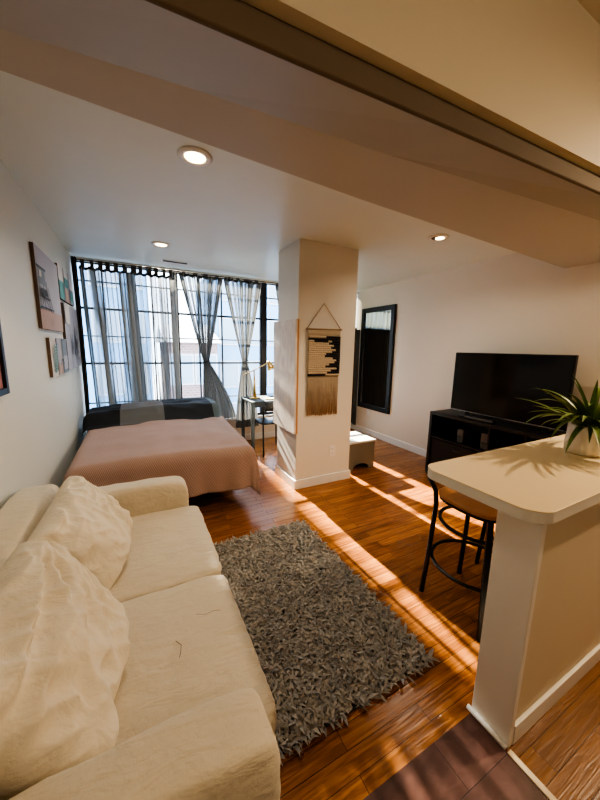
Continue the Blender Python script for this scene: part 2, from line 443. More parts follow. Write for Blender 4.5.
mb = MB(); hexa(mb, [(XL, .700, zn(XL)), (XR, .700, zn(XR)), (XR, .715, zn(XR)), (XL, .715, zn(XL)), (XL, .690, zt_(XL)), (XR, .690, zt_(XR)), (XR, .715, zt_(XR)), (XL, .715, zt_(XL))])
struct(mb.build('beam_bead', 'olive', bevel=.004), 'lip with its shade painted dark along the beam edge', 'trim')
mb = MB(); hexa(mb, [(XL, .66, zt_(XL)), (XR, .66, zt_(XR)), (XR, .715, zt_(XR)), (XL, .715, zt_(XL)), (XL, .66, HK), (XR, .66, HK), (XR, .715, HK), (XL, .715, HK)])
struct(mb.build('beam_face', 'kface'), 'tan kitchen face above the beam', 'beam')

# column
CX0, CX1, CY0, CY1 = 1.385, 2.06, 2.725, 3.21
mb = MB(); mb.box(CX0, CX1, CY0, CY1, 0, H)
struct(mb.build('column', 'colp', bevel=.004), 'square white column in the middle of the room', 'column')
mb = MB(); mb.box(CX0 - .016, CX1 + .016, CY0 - .016, CY0, 0, .095); mb.box(CX0 - .016, CX0, CY0, CY1 + .016, 0, .095)
mb.box(CX1, CX1 + .016, CY0, CY1 + .016, 0, .095); mb.box(CX0, CX1, CY1, CY1 + .016, 0, .095)
struct(mb.build('baseboard_column', 'trim', bevel=.003), 'white baseboard round the column', 'baseboard')
mb = MB(); mb.box(XR - .016, XR, .9, YW, 0, .10)
struct(mb.build('baseboard_right', 'trim', bevel=.004), 'white baseboard along the wall with the mirror', 'baseboard')
mb = MB(); mb.box(XL, XL + .016, .6, YW, 0, .10)
struct(mb.build('baseboard_left', 'trim', bevel=.004), 'white baseboard behind the sofa', 'baseboard')
mb = MB(); mb.box(XL, XR - .02, YW - .016, YW, 0, .10)
struct(mb.build('baseboard_back', 'trim', bevel=.004), 'white baseboard under the windows', 'baseboard')

# ---------------------------------------------------------------- windows
rows = [.71, 1.21, 1.545, 1.875, 2.19]
def window(name, x0, x1, mull, label):
    mb = MB(); t = .020
    mb.box(x0, x0 + t, YW + .02, YW + .07, .385, 2.40); mb.box(x1 - t, x1, YW + .02, YW + .07, .385, 2.40)
    mb.box(x0 + t, x1 - t, YW + .02, YW + .07, .385, .42); mb.box(x0 + t, x1 - t, YW + .02, YW + .07, 2.388, 2.40)
    o = struct(mb.build(name, 'frame', bevel=.003), label, 'window')
    mb = MB()
    for z in rows:
        h = .013 if z in (1.21, 1.875) else .007
        mb.box(x0 + t, x1 - t, YW + .03, YW + .06, z - h, z + h)
    for x in mull: mb.box(x - .009, x + .009, YW + .028, YW + .062, .42, 2.388)
    mb.build('muntin', 'frame', o)
    mb = MB(); mb.quad((x0 + t, YW + .045, .42), (x1 - t, YW + .045, .42), (x1 - t, YW + .045, 2.37), (x0 + t, YW + .045, 2.37))
    mb.build('window_glass', 'glass', o)
    return o
window('window_1', XL + .01, .505, [-.32, -.05, .22], 'black steel grid window behind the drawn sheer curtains')
window('window_2', .522, 1.72, [.80, 1.12, 1.43], 'black steel grid window between the tied curtains')
window('window_3', 1.79, XR - .01, [2.2, 2.61, 3.03], 'black steel grid window behind the column')
mb = MB(); mb.box(1.72, 1.79, YW + .0, YW + .09, .385, 2.40)
struct(mb.build('trim_3', 'frame', bevel=.003), 'thick black post between two windows', 'trim')
mb = MB(); mb.box(.505, .522, YW + .0, YW + .09, .385, 2.40)
struct(mb.build('trim_4', 'trim', bevel=.003), 'white strip painted for the bright gap between two windows', 'trim')  # no real post: white colour stands for daylight in the gap

# ---------------------------------------------------------------- curtains
def sheer(mb, top, bot, zt, zb, waist=None, ply=7, amp=.03, seed=0, yc=4.50, nu=150, nv=44, dens=None):
    def f(u, v):
        z = zt + (zb - zt) * v
        if waist:
            xc, zw, hw = waist
            if z > zw:
                k = max(0, min(1, (zt - z) / (zt - zw))) ** 1.12
                c0 = (top[0] + top[1]) / 2; h0 = (top[1] - top[0]) / 2
                # side edges sweep in with a slight sag
                c = c0 + (xc - c0) * k; h = h0 + (hw - h0) * (k ** .92)
            else:
                k = max(0, min(1, (zw - z) / (zw - zb))); k = 1 - (1 - k) ** 1.4
                c1 = (bot[0] + bot[1]) / 2; h1 = (bot[1] - bot[0]) / 2
                c = xc + (c1 - xc) * k; h = hw + (h1 - hw) * k
            x = c + (2 * u - 1) * h
            sq = h / ((top[1] - top[0]) / 2)
        else:
            x = (top[0] + (bot[0] - top[0]) * v) + u * ((top[1] - top[0]) + ((bot[1] - bot[0]) - (top[1] - top[0])) * v)
            sq = 1
        ph = 2 * PI * ply * u + 2.2 * nz(u * 5, seed) + .5 * nz(v * 2, u * 3 + seed)
        a = amp * (1.0 + .5 * nz(u * 6, seed + 4))
        if waist: a *= (.45 + .55 * sq)
        else: a *= (.7 + .5 * v)
        x += .016 * math.sin(ph * 2 + 1) * (sq if waist else 1)
        y = yc + a * math.sin(ph) + .006 * nz(u * 9, v * 4, seed)
        if waist: y = max(y, yc - amp * 1.4)
        return (x, y, z)
    mb.grid(f, nu, nv, dens=dens); return mb

def bump_(x, c, w): return math.exp(-((x - c) / w) ** 2)
def dens1(u, v): return .95 * max(bump_(u, .0, .05), bump_(u, .26 + .13 * v, .045 + .02 * v), .9 * bump_(u, .80, .02), bump_(u, 1.0, .10 + .12 * v)) + .12
def dens2(u, v): return .95 * max(bump_(u, .0, .06 + .07 * v), .7 * bump_(u, .42 + .1 * v, .02), bump_(u, .93, .055), .6 * bump_(u, .68, .02)) + .10
def dens3(u, v):
    w = max(0, min(1, (v - .25) / .35))
    return .6 * max(bump_(u, 0, .05), bump_(u, 1, .07), bump_(u, .42, .05), bump_(u, .72, .06)) + .55 * w
def curtain(label, top, bot, zt, zb, m='sheer', tabs=0, tie=None, header=None, **k):
    cx = (top[0] + top[1]) / 2
    o = thing('curtain', label, 'curtain', (cx, 4.50, zb), 'gray sheer curtains on the window wall')
    mb = MB(); sheer(mb, top, bot, zt, zb, waist=k.pop('waist', None), **k)
    mb.build('sheer_panel', m, o, smooth=True)
    # gathered header band and hanging tabs
    mb = MB()
    def hb(u, v):
        x = top[0] + u * (top[1] - top[0]); return (x, 4.50 + .012 * math.sin(u * PI * 2 * 26), zt + .012 - .034 * v + .008 * math.sin(u * 37))
    mb.grid(hb, 110, 2); mb.build('header', 'drape', o, smooth=True)
    for i in range(tabs):
        x = top[0] + (i + .5) / tabs * (top[1] - top[0]) + random.uniform(-.012, .012)
        w = .016 + random.random() * .016
        mb = MB(); mb.box(x - w, x + w, 4.487, 4.513, zt, 2.398); mb.build('tab', 'drape', o)
    if tie:
        xc, zw, hw = tie
        mb = MB(); mb.tube([(xc + (hw + .008) * math.cos(a), 4.50 + .045 * math.sin(a), zw + .012 * math.cos(a)) for a in [2 * PI * q / 20 for q in range(20)]], .010, 8, closed=True)
        mb.build('tieback', m, o, smooth=True)
    return o
curtain('gray sheer curtain hanging straight beside the canvas prints', (-.528, -.02), (-.475, .045), 2.31, .30, tabs=6, dens=dens1, ply=6, amp=.034, seed=1)
curtain('gray sheer curtain hanging straight next to the first tied curtain', (-.012, .48), (.050, .50), 2.31, .30, tabs=6, dens=dens2, ply=5, amp=.034, seed=5, yc=4.505)
curtain('gray sheer curtain tied in the middle nearest the bed', (.545, 1.10), (.80, 1.26), 2.36, .40, m='sheer2', tabs=4, waist=(.86, 1.235, .038), tie=(.86, 1.235, .038), ply=9, amp=.03, seed=9, dens=dens3)
curtain('gray sheer curtain tied in the middle behind the brass lamp', (1.13, 1.67), (1.27, 1.62), 2.365, .24, m='sheer2', tabs=4, waist=(1.415, 1.235, .038), tie=(1.415, 1.235, .038), ply=9, amp=.03, seed=13, dens=dens3)
curtain('gray sheer curtain half hidden by the column edge', (1.90, 2.58), (2.02, 2.22), 2.365, .30, m='sheer2', tabs=4, waist=(2.14, 1.235, .04), tie=(2.14, 1.235, .04), ply=9, amp=.03, seed=17, dens=dens3)
# narrow opaque drape in the wall corner and dark drape right of the column
o = thing('corner_drape', 'narrow charcoal drape bunched in the corner by the canvas prints', 'curtain', (-.55, 4.5, .2))
mb = MB(); mb.grid(lambda u, v: (-.588 + u * (.052 - .01 * v) + .01 * math.sin(v * 3), 4.44 + .022 * math.sin(u * 2 * PI * 2.5), 2.405 - 2.1 * v), 30, 24)
mb.build('panel', 'drape', o, smooth=True)
def drape(x0, x1, zt, zb, label, n, yc=4.50, group=None):
    o = thing('drape', label, 'curtain', ((x0 + x1) / 2, yc, zb), group)
    mb = MB(); mb.grid(lambda u, v: (x0 + u * (x1 - x0), yc + .028 * math.sin(u * 2 * PI * n + 1.2 * nz(u * 4, v * 1.5)), zt - (zt - zb) * v), 120, 20)
    mb.build('panel', 'drape', o, smooth=True)
    mb = MB(); mb.grid(lambda u, v: (x1 - .005 + .012 * math.sin(u * 2 * PI * 3), yc - .01 - u * .105, zt - .02 - (zt - zb) * v), 40, 20); mb.build('return_fold', 'drape', o, smooth=True)
    mb = MB(); mb.tube([(x0 - .01, yc, zt), (x1 + .005, yc, zt)], .012, 10); mb.build('rod', 'black', o, smooth=True)
    return o
drape(2.62, 3.43, 1.80, .12, 'dark charcoal drape hanging between the column and the framed mirror', 12)
o = thing('valance_curtain', 'pale gray gathered curtain above the dark drape near the mirror', 'curtain', (3.0, 4.53, 2.0))
mb = MB(); mb.grid(lambda u, v: (2.62 + u * .82, 4.55 + .02 * math.sin(u * 2 * PI * 9), 2.37 - .60 * v), 90, 8)
mb.build('panel', sheer_mat('pale_gray_curtain', (.16, .18, .155), .0, .08), o, smooth=True)
mb = MB(); mb.tube([(XL + .01, 4.50, 2.392), (XR - .01, 4.50, 2.392)], .006, 10)
tag(mb.build('curtain_rod', 'black', smooth=True), 'thin black curtain rod running along the whole window wall', 'curtain rod')

# ---------------------------------------------------------------- outside
mb = MB(); mb.box(-40, 40, 5.5, 60, -4.2, -4)
struct(mb.build('ground', 'asph'), 'street outside', 'ground')
def building(name, label, x0, x1, y0, z1, wm, nx, nzr, wz0=-3, pane=(.9, 1.3), roof=None):
    o = thing(name, label, 'building', ((x0 + x1) / 2, y0, -4))
    mb = MB(); mb.box(x0, x1, y0, y0 + 6, -4, z1); mb.build('wall', wm, o)
    for i in range(nx):
        for j in range(nzr):
            cx = x0 + (i + .5) * (x1 - x0) / nx; cz = wz0 + j * 2.3
            if cz + pane[1] > z1: continue
            mb = MB(); mb.box(cx - pane[0] / 2 - .08, cx + pane[0] / 2 + .08, y0 - .06, y0 - .001, cz - .08, cz + pane[1] + .08)
            w = mb.build('window', 'roofm', o)
            mb = MB(); mb.box(cx - pane[0] / 2, cx + pane[0] / 2, y0 - .08, y0 - .061, cz, cz + pane[1]); mb.build('pane', 'farpane', w)
    if roof:
        mb = MB()
        a = [(x0 - .2, y0 - .25, z1), (x1 + .2, y0 - .25, z1), (x1 + .2, y0 + 3, z1 + roof), (x0 - .2, y0 + 3, z1 + roof), (x1 + .2, y0 + 6.2, z1), (x0 - .2, y0 + 6.2, z1)]
        v = [mb.bm.verts.new(p) for p in a]
        for q in ((0, 1, 2, 3), (3, 2, 4, 5), (0, 3, 5), (1, 4, 2), (0, 5, 4, 1)): mb._f([v[i] for i in q])
        mb.build('roof', 'roofm', o)
    return o
building('brick_house', 'low brown brick house with a pale roof seen through the bare window panes', 1.3, 3.5, 15.5, 1.6, 'brick', 2, 3, wz0=-2.6, roof=1.0)
building('office_block', 'pale blue-gray block seen through the panes behind the desk lamp', 3.8, 12, 17, 5.4, 'farwall', 6, 4)
building('sun_blocker_tall', 'tall pale sun-blocking mass added behind the straight sheer curtains', -7.5, -.36, 16, 9.05, 'farwall', 5, 5)  # added mass that keeps direct sun off the left window
building('sun_blocker_narrow', 'narrow pale sun-blocking mass added beside the taller one behind the sheer curtains', -.35, .60, 16, 8.52, 'farwall', 1, 5, pane=(.4, 1.2))  # added mass; its edge and height trim the sunbeam on the floor

# ---------------------------------------------------------------- ceiling fixtures
def downlight(x, y, label, half=False):
    o = thing('recessed_light', label, 'ceiling light', (x, y, H), 'recessed ceiling lights')
    mb = MB(); mb.lathe([(.058, H - .001), (.088, H - .001), (.088, H - .006), (.060, H - .012), (.056, H - .006)], x, y, 40); mb.build('trim_ring', 'white', o, smooth=True)
    if half:
        mb = MB(); mb.lathe([(.054, H - .0082), (.0562, H - .0065)], x, y, 32); mb.build('dark_cup', 'slot', o)
        mb = MB(); mb.lathe([(.036, H - .0125), (.037, H - .009)], x + .016, y - .008, 32); mb.build('bulb', 'emit', o)
    else:
        mb = MB(); mb.lathe([(.052, H - .009), (.056, H - .0015)], x, y, 32); mb.build('bulb', 'emit', o)
    l = bpy.data.lights.new('downlight_lamp', 'AREA'); l.shape = 'DISK'; l.size = .10; l.energy = DL; l.color = (1, .85, .66); l.spread = R(150)
    lo = bpy.data.objects.new('downlight_lamp', l); C.objects.link(lo); lo.location = (x, y, H - .02)
    return o
DL = 5.5
downlight(.336, 1.90, 'lit recessed ceiling light closest to the dropped beam, above the sofa')
downlight(.279, 3.584, 'lit recessed ceiling light above the bed')
downlight(2.425, 2.077, 'tilted half-dark recessed ceiling light above the bar stools', True)
o = thing('ceiling_vent', 'slim dark linear ceiling vent between the bed light and the windows', 'vent', (.47, 4.22, H))
mb = MB(); mb.box(.33, .62, 4.19, 4.25, H - .006, H - .0005); mb.build('flange', 'white', o, bevel=.002)
mb = MB()
for k in range(3): mb.box(.34, .61, 4.198 + k * .017, 4.208 + k * .017, H - .009, H - .0062)
mb.build('slot', 'slot', o)

# ---------------------------------------------------------------- column fittings
o = thing('plywood_panel', 'raw birch plywood panel mounted on the window-side face of the column', 'panel', (1.36, 2.95, .60))
mb = MB(); mb.box(1.348, 1.366, 2.70, 3.235, .60, 1.72); mb.build('face_board', 'ply', o)
mb = MB(); mb.box(1.366, 1.3845, 2.70, 3.235, .60, 1.72); mb.build('edge_board', 'plyedge', o)

o = thing('wall_hanging', 'black and cream woven macrame wall hanging with a tan fringe on the column', 'wall hanging', (1.67, 2.70, 1.64))
ym = 2.706
mb = MB(); mb.tube([(1.462, ym, 1.632), (1.878, ym, 1.640)], .008, 10); mb.build('rod', 'rodwood', o, smooth=True)
mb = MB(); mb.tube([(1.475, ym, 1.64), (1.665, 2.718, 1.885), (1.862, ym, 1.645)], .0035, 6); mb.build('hanging_cord', 'tancord', o, smooth=True)
mb = MB()
for k in range(46):
    x = 1.487 + k * (1.855 - 1.487) / 45
    mb.tube([(x, ym, 1.632), (x + random.uniform(-.002, .002), ym, 1.545)], .0045, 5)
mb.build('warp_band', 'cream', o, smooth=True)
mb = MB(); nr = 19; rng = random.Random(3)
blk = [.02, .10, 9, .62, .80, .70, .86, .74, .55, .50, .76, .88, .82, .66, .54, .90, .72, .60, .98]
full = {0: 'rgt', 1: 'all', 18: 'left'}
for r_ in range(nr):
    z = 1.56 - r_ * (1.56 - 1.185) / (nr - 1); x0, x1 = 1.489, 1.858
    if r_ == 0: segs = [(x0, x0 + .20, 0), (x0 + .20, x1, 1)]
    elif r_ == 1: segs = [(x0, x1, 1)]
    elif r_ == 2: segs = [(x0, x0 + .06, 0), (x0 + .06, x0 + .22, 1), (x0 + .22, x1 - .1, 0), (x1 - .1, x1, 1)]
    elif r_ == 18: segs = [(x0, x0 + .20, 1), (x0 + .20, x1, 0)]
    else:
        xb = x0 + blk[r_] * (x1 - x0); segs = [(x0, xb, 0), (xb, x1, 1)]
    for a, b, mi in segs:
        mb.mi = mi; n = max(2, int((b - a) / .012))
        pts = [(a + (b - a) * q / n, ym - .004 - .002 * (q % 2), z + .003 * ((q % 2) * 2 - 1) * (0 if mi else 1)) for q in range(n + 1)]
        rad = [.0095 + .0022 * (q % 2) for q in range(n + 1)]
        mb.tube(pts, rad, 7)
mb.build('weave', ['cream', 'yarnblk'], o, smooth=True)
mb = MB()
for k in range(60):
    x = 1.494 + k * (1.852 - 1.494) / 59; zb = .775 + rng.uniform(-.015, .02)
    mb.tube([(x, ym, 1.18), (x + rng.uniform(-.004, .004), ym - rng.uniform(0, .005), .97), (x + rng.uniform(-.006, .006), ym, zb)], .0036, 5)
mb.build('fringe', 'tancord', o, smooth=True)

def outlet(name, loc, axis, label):
    o = thing(name, label, 'outlet', loc); x, y, z = loc
    if axis == 'y':
        mb = MB(); mb.box(x - .035, x + .035, y - .006, y, z - .057, z + .057); mb.build('cover_plate', 'white', o, bevel=.003)
        for dz in (-.022, .022):
            mb = MB(); mb.box(x - .017, x + .017, y - .009, y - .006, z + dz - .014, z + dz + .014); q = mb.build('socket', 'trim', o, bevel=.002)
            mb = MB(); mb.box(x - .008, x - .005, y - .0095, y - .009, z + dz - .006, z + dz + .006); mb.box(x + .005, x + .008, y - .0095, y - .009, z + dz - .006, z + dz + .006); mb.build('slots', 'slot', q)
    else:
        mb = MB(); mb.box(x - .006, x, y - .035, y + .035, z - .057, z + .057); mb.build('cover_plate', 'white', o, bevel=.003)
        for dz in (-.022, .022):
            mb = MB(); mb.box(x - .009, x - .006, y - .017, y + .017, z + dz - .014, z + dz + .014); mb.build('socket', 'trim', o, bevel=.002)
outlet('wall_outlet', (1.825, CY0, .355), 'y', 'white double outlet low on the column below the fringe')
outlet('wall_outlet', (XR, 4.10, .395), 'x', 'white outlet on the wall just beneath the tall mirror')

# ---------------------------------------------------------------- mirror
o = thing('wall_mirror', 'tall black-framed mirror hung on the white wall', 'mirror', (XR, 4.0, .45))
y0, y1, z0, z1 = 3.59, 4.36, .455, 2.115
mb = MB()
for b in ((y0, y0 + .075, z0, z1), (y1 - .075, y1, z0, z1), (y0 + .075, y1 - .075, z0, z0 + .075), (y0 + .075, y1 - .075, z1 - .075, z1)): mb.box(XR - .045, XR - .001, *b)
mb.build('frame', 'frame', o, bevel=.006)
mb = MB(); mb.box(XR - .024, XR - .015, y0 + .07, y1 - .07, z0 + .07, z1 - .07); mb.build('mirror_glass', 'mirror', o)

# ---------------------------------------------------------------- bench behind the column
o = thing('bench', 'small taupe bench with an arched base peeking out behind the column', 'bench', (2.37, 3.1, 0))
def arch_panel(mb, y0, y1, x0, x1, z1, ah, aw):
    cx = (x0 + x1) / 2; pts = [(x0, 0), (cx - aw, 0)]
    for q in range(13):
        a = PI - PI * q / 12; pts.append((cx + aw * math.cos(a), ah * math.sin(a) ** .7 if 0 < q < 12 else 0.0))
    pts += [(x1, 0), (x1, z1), (x0, z1)]
    out = []
    for p in pts:
        if not out or (abs(p[0] - out[-1][0]) + abs(p[1] - out[-1][1])) > 1e-5: out.append(p)
    a = [mb.bm.verts.new((x, y0, z)) for x, z in out]; b = [mb.bm.verts.new((x, y1, z)) for x, z in out]
    mb._f(a); mb._f(b[::-1]); n = len(out)
    for i in range(n): mb._f([a[i], a[(i + 1) % n], b[(i + 1) % n], b[i]])
mb = MB(); arch_panel(mb, 2.87, 2.89, 2.15, 2.55, .335, .075, .12); mb.build('front_panel', 'bench', o)
mb = MB(); arch_panel(mb, 3.25, 3.27, 2.15, 2.55, .335, .075, .12); mb.build('rear_panel', 'bench', o)
for x in (2.15, 2.53):
    mb = MB(); mb.box(x, x + .02, 2.89, 3.25, 0, .335); mb.build('side_panel', 'bench', o)
mb = MB(); mb.box(2.14, 2.56, 2.86, 3.28, .335, .36); mb.build('lid', mat('bench_top_sunlit', (.62, .62, .60), .5), o, bevel=.004)  # sunlight on the lid is put into its pale colour

# ---------------------------------------------------------------- media console + tv
KX0, KX1, KY0, KY1, KZ = 3.04, 3.43, .98, 2.50, .745
o = thing('media_console', 'black open-cubby media console under the television', 'console', (3.23, 1.7, 0))
t = .035
mb = MB(); mb.box(KX0, KX1, KY0, KY1, KZ - t, KZ); mb.build('top_panel', 'consl', o, bevel=.002)
mb = MB(); mb.box(KX0, KX1, KY0, KY1, 0, t); mb.build('bottom_panel', 'consl', o, bevel=.002)
for y in (KY0, KY1 - t):
    mb = MB(); mb.box(KX0, KX1, y, y + t, t, KZ - t); mb.build('side_panel', 'consl', o, bevel=.002)
for y in (1.455, 1.78, 1.97):
    if y == 1.97: continue
    mb = MB(); mb.box(KX0 + .003, KX1, y, y + .018, t, KZ - t); mb.build('divider', 'consl', o)
mb = MB(); mb.box(KX0 + .003, KX1, KY0 + t, 1.455, .38, .398); mb.build('shelf', 'consl', o)
mb = MB(); mb.box(KX0 + .003, KX1, 1.473, 1.78, .38, .398); mb.build('shelf', 'consl', o)
mb = MB(); mb.box(KX0 + .003, KX1, 1.798, KY1 - t, .44, .458); mb.build('shelf', 'consl', o)
mb = MB(); mb.box(KX1 - .006, KX1 + .002, KY0 + .01, KY1 - .01, .01, KZ - .01); mb.build('back_panel', 'consl', o)
for (a, b, zb, zt, lab) in ((1.805, 2.458, .036, .425, 'wide black fabric bin low in the console at its far end'), (1.48, 1.773, .036, .36, 'narrow black fabric bin low in the middle of the console')):
    q = thing('storage_bin', lab, 'bin', (3.2, (a + b) / 2, zb))
    mb = MB(); mb.box(KX0 + .02, KX1 - .03, a, b, zb, zt); mb.build('body', 'bin', q, bevel=.006)
    mb = MB(); c = (a + b) / 2; mb.tube([(KX0 + .019, c - .04, zt - .06), (KX0 + .008, c - .03, zt - .065), (KX0 + .008, c + .03, zt - .065), (KX0 + .019, c + .04, zt - .06)], .004, 6); mb.build('handle', 'gray', q, smooth=True)
for (y, w, h, lab) in ((2.135, .035, .15, 'slim gray router standing in the upper console cubby'), (1.86, .04, .17, 'gray game box standing at the near side of the upper cubby')):
    q = thing('media_box', lab, 'electronics', (3.15, y, .458))
    mb = MB(); mb.box(3.10, 3.26, y - w, y + w, .459, .459 + h); mb.build('case', 'gray', q, bevel=.006)
    mb = MB(); mb.box(3.094, 3.0995, y - w * .7, y + w * .7, .52, .53); mb.build('front_slot', 'slot', q)
o = thing('television', 'large flat black television standing on the media console', 'television', (3.2, 1.8, KZ))
mb = MB(); mb.box(3.205, 3.245, 1.255, 2.36, .79, 1.435); mb.build('body', 'tvblk', o, bevel=.004)
mb = MB(); mb.box(3.2, 3.2045, 1.265, 2.35, .803, 1.427); mb.build('screen', 'screen', o)
mb = MB(); mb.box(3.197, 3.2045, 1.26, 2.355, .790, .798); mb.build('bottom_strip', 'silver', o)
for y in (1.40, 2.16):
    mb = MB(); mb.prism([(3.10, y - .02), (3.34, y - .02), (3.34, y + .02), (3.10, y + .02)], KZ + .001, KZ + .010); mb.box(3.21, 3.235, y - .02, y + .02, KZ + .010, .80)
    mb.build('foot', 'tvblk', o, bevel=.002)
o = thing('soundbar', 'slim black soundbar lying before the television', 'speaker', (3.10, 1.95, KZ))
mb = MB(); mb.box(3.075, 3.125, 1.78, 2.10, KZ + .001, KZ + .036); mb.build('case', 'tvblk', o, bevel=.008)
mb = MB(); mb.box(3.0735, 3.0755, 1.79, 2.09, KZ + .008, KZ + .03); mb.build('grille', 'gray', o)

# ---------------------------------------------------------------- peninsula counter
o = thing('peninsula_counter', 'cream laminate breakfast counter on a painted half wall', 'counter', (1.6, .6, 0))
mb = MB()
def rrect(x0, x1, y0, y1, r0, r1, n=10):
    pts = [(x1, y0), (x1, y1)]
    for q in range(n + 1):
        a = PI / 2 + PI / 2 * q / n; pts.append((x0 + r1 + r1 * math.cos(a), y1 - r1 + r1 * math.sin(a)))
    for q in range(n + 1):
        a = PI + PI / 2 * q / n; pts.append((x0 + r0 + r0 * math.cos(a), y0 + r0 + r0 * math.sin(a)))
    return pts
mb.prism(rrect(1.048, XR - .002, .428, .885, .085, .07), .962, .966); mb.build('countertop', 'counter', o, bevel=.0015)
mb = MB(); mb.prism(rrect(1.049, XR - .002, .429, .884, .084, .069), .925, .962); mb.build('edge_band', 'counteredge', o)
mb = MB(); mb.box(1.134, 1.162, .458, .603, 0, .925); mb.build('end_post', 'postp', o, bevel=.003)
mb = MB(); mb.box(1.162, XR - .002, .470, .600, 0, .925); mb.build('panel', 'panelp', o)
mb = MB(); mb.box(1.162, XR - .002, .455, .4695, .001, .085); mb.build('base_board', 'counteredge', o, bevel=.003)
mb = MB(); mb.tube([(1.124, .46, .012), (1.124, .612, .012)], .010, 8); mb.build('shoe_molding', 'trim', o, smooth=True)

# ---------------------------------------------------------------- potted plant
PXc, PYc, PZ = 1.935, .665, .966
o = thing('potted_plant', 'leafy green plant in a white ribbed ceramic pot on the counter', 'plant', (PXc, PYc, PZ))
prof = [(.066, PZ + .0005), (.074, PZ + .006), (.077, PZ + .05), (.074, PZ + .10), (.070, PZ + .138), (.067, PZ + .142), (.063, PZ + .138), (.062, PZ + .12)]
mb = MB(); mb.lathe(prof, PXc, PYc, 120, lambda a, z: 1 + .075 * abs(math.sin(a * 9 + (z - PZ) * 14)) ** 1.2); mb.build('pot', 'pot', o, smooth=True)
mb = MB(); mb.lathe([(.060, PZ + .118), (.060, PZ + .124)], PXc, PYc, 24); mb.build('soil', 'soil', o)
rng = random.Random(11)
def leaf(mb, base, ang, L, elev, droop, w):
    n = 9; p = Vector(base); d0 = Vector((math.cos(ang), math.sin(ang), 0)); side = Vector((-math.sin(ang), math.cos(ang), 0)); prev = None; e = elev
    for q in range(n + 1):
        t = q / n; ww = w * (math.sin(PI * (t * .86 + .14)) ** .8) * (1 - t * .25) if q < n else .0006
        nrm = Vector((-math.sin(e) * d0.x, -math.sin(e) * d0.y, math.cos(e)))
        row = [mb.bm.verts.new(p + side * ww + nrm * ww * .45), mb.bm.verts.new(p), mb.bm.verts.new(p - side * ww + nrm * ww * .45)]
        if prev:
            mb._f([prev[0], prev[1], row[1], row[0]]); mb._f([prev[1], prev[2], row[2], row[1]])
        prev = row
        p = p + (d0 * math.cos(e) + Vector((0, 0, 1)) * math.sin(e)) * (L / n); e -= droop / n
mb = MB()
zb = PZ + .122
spec = [(182, .36, .75, 1.25), (172, .36, .55, .75), (196, .40, .6, .8), (165, .38, .95, 1.2), (205, .37, .4, .9), (188, .32, .35, 1.3), (216, .30, .3, 1.1), (230, .26, .4, 1.5), (250, .24, .5, 1.9), (178, .30, 1.1, .9), (150, .30, .7, 1.0)]
for a, L_, e, dr in spec: leaf(mb, (PXc + .02 * math.cos(R(a)), PYc + .02 * math.sin(R(a)), zb), R(a), L_, e, dr, .014)
for k in range(42):
    a = rng.uniform(0, 2 * PI); leaf(mb, (PXc + .03 * math.cos(a), PYc + .03 * math.sin(a), zb), a, rng.uniform(.19, .33), rng.uniform(.45, 1.35), rng.uniform(.6, 1.9), rng.uniform(.012, .018))
for k, (a, L_, e) in enumerate(((150, .30, 1.35), (120, .27, 1.4), (200, .29, 1.25), (60, .25, 1.3))): leaf(mb, (PXc, PYc, zb), R(a), L_, e, .45, .013)
mb.build('foliage', 'leaf', o, smooth=True)

# ---------------------------------------------------------------- bar stools
def make_stool(cx, cy, label):
    o = thing('bar_stool', label, 'bar stool', (cx, cy, 0), 'black metal bar stools at the counter')
    sx, sy = .175, .185
    zs = .655
    # seat: rounded square, wood
    mb = MB(); pts = []
    for q in range(48):
        a = 2 * PI * q / 48; c, s_ = math.cos(a), math.sin(a); k = (abs(c) ** 3.2 + abs(s_) ** 3.2) ** (-1 / 3.2); pts.append((cx + .185 * k * c, cy + .19 * k * s_))
    mb.prism(pts, zs - .022, zs); mb.build('seat', 'seatwood', o, bevel=.008, seg=3)
    mb = MB(); pts2 = [(cx + (x - cx) * .93, cy + (y - cy) * .93) for x, y in pts]; mb.tube([(x, y, zs - .032) for x, y in pts2[::2]], .009, 8, closed=True); mb.build('seat_ring', 'black', o, smooth=True)
    for ix in (-1, 1):
        # near legs
        mb = MB(); x0 = cx + ix * .150; x1 = cx + ix * sx
        mb.tube([(x1, cy - sy, 0), (x0, cy - .150, zs - .03)], .018, 4); mb.build('leg', 'black', o)
        # far legs run on upward as the back uprights
        mb = MB(); mb.tube([(x1, cy + sy, 0), (cx + ix * .166, cy + .166, .30), (cx + ix * .158, cy + .155, .58), (cx + ix * .160, cy + .165, .66), (cx + ix * .172, cy + .20, .72), (cx + ix * .178, cy + .222, .775)], .0135, 8)
        mb.build('leg', 'black', o, smooth=True)
    for z, r_, nm in ((.25, .205, 'foot_ring'), (.50, .19, 'upper_ring')):
        mb = MB(); f = 1 - (z / zs) * .10; mb.tube([(cx + r_ * 1.08 * f * math.cos(a), cy + r_ * 1.12 * f * math.sin(a), z) for a in [2 * PI * q / 40 for q in range(40)]], .010, 8, closed=True)
        mb.build(nm, 'black', o, smooth=True)
    mb = MB(); mb.tube([(cx - .178 + .356 * q / 10, cy + .222 + .03 * math.sin(PI * q / 10), .772) for q in range(11)], .013, 8); mb.build('back_rail', 'black', o, smooth=True)
    return o
make_stool(1.640, .966, 'black metal bar stool with a wooden seat next to the counter end')
make_stool(2.19, .975, 'second black metal bar stool mostly hidden beneath the counter')

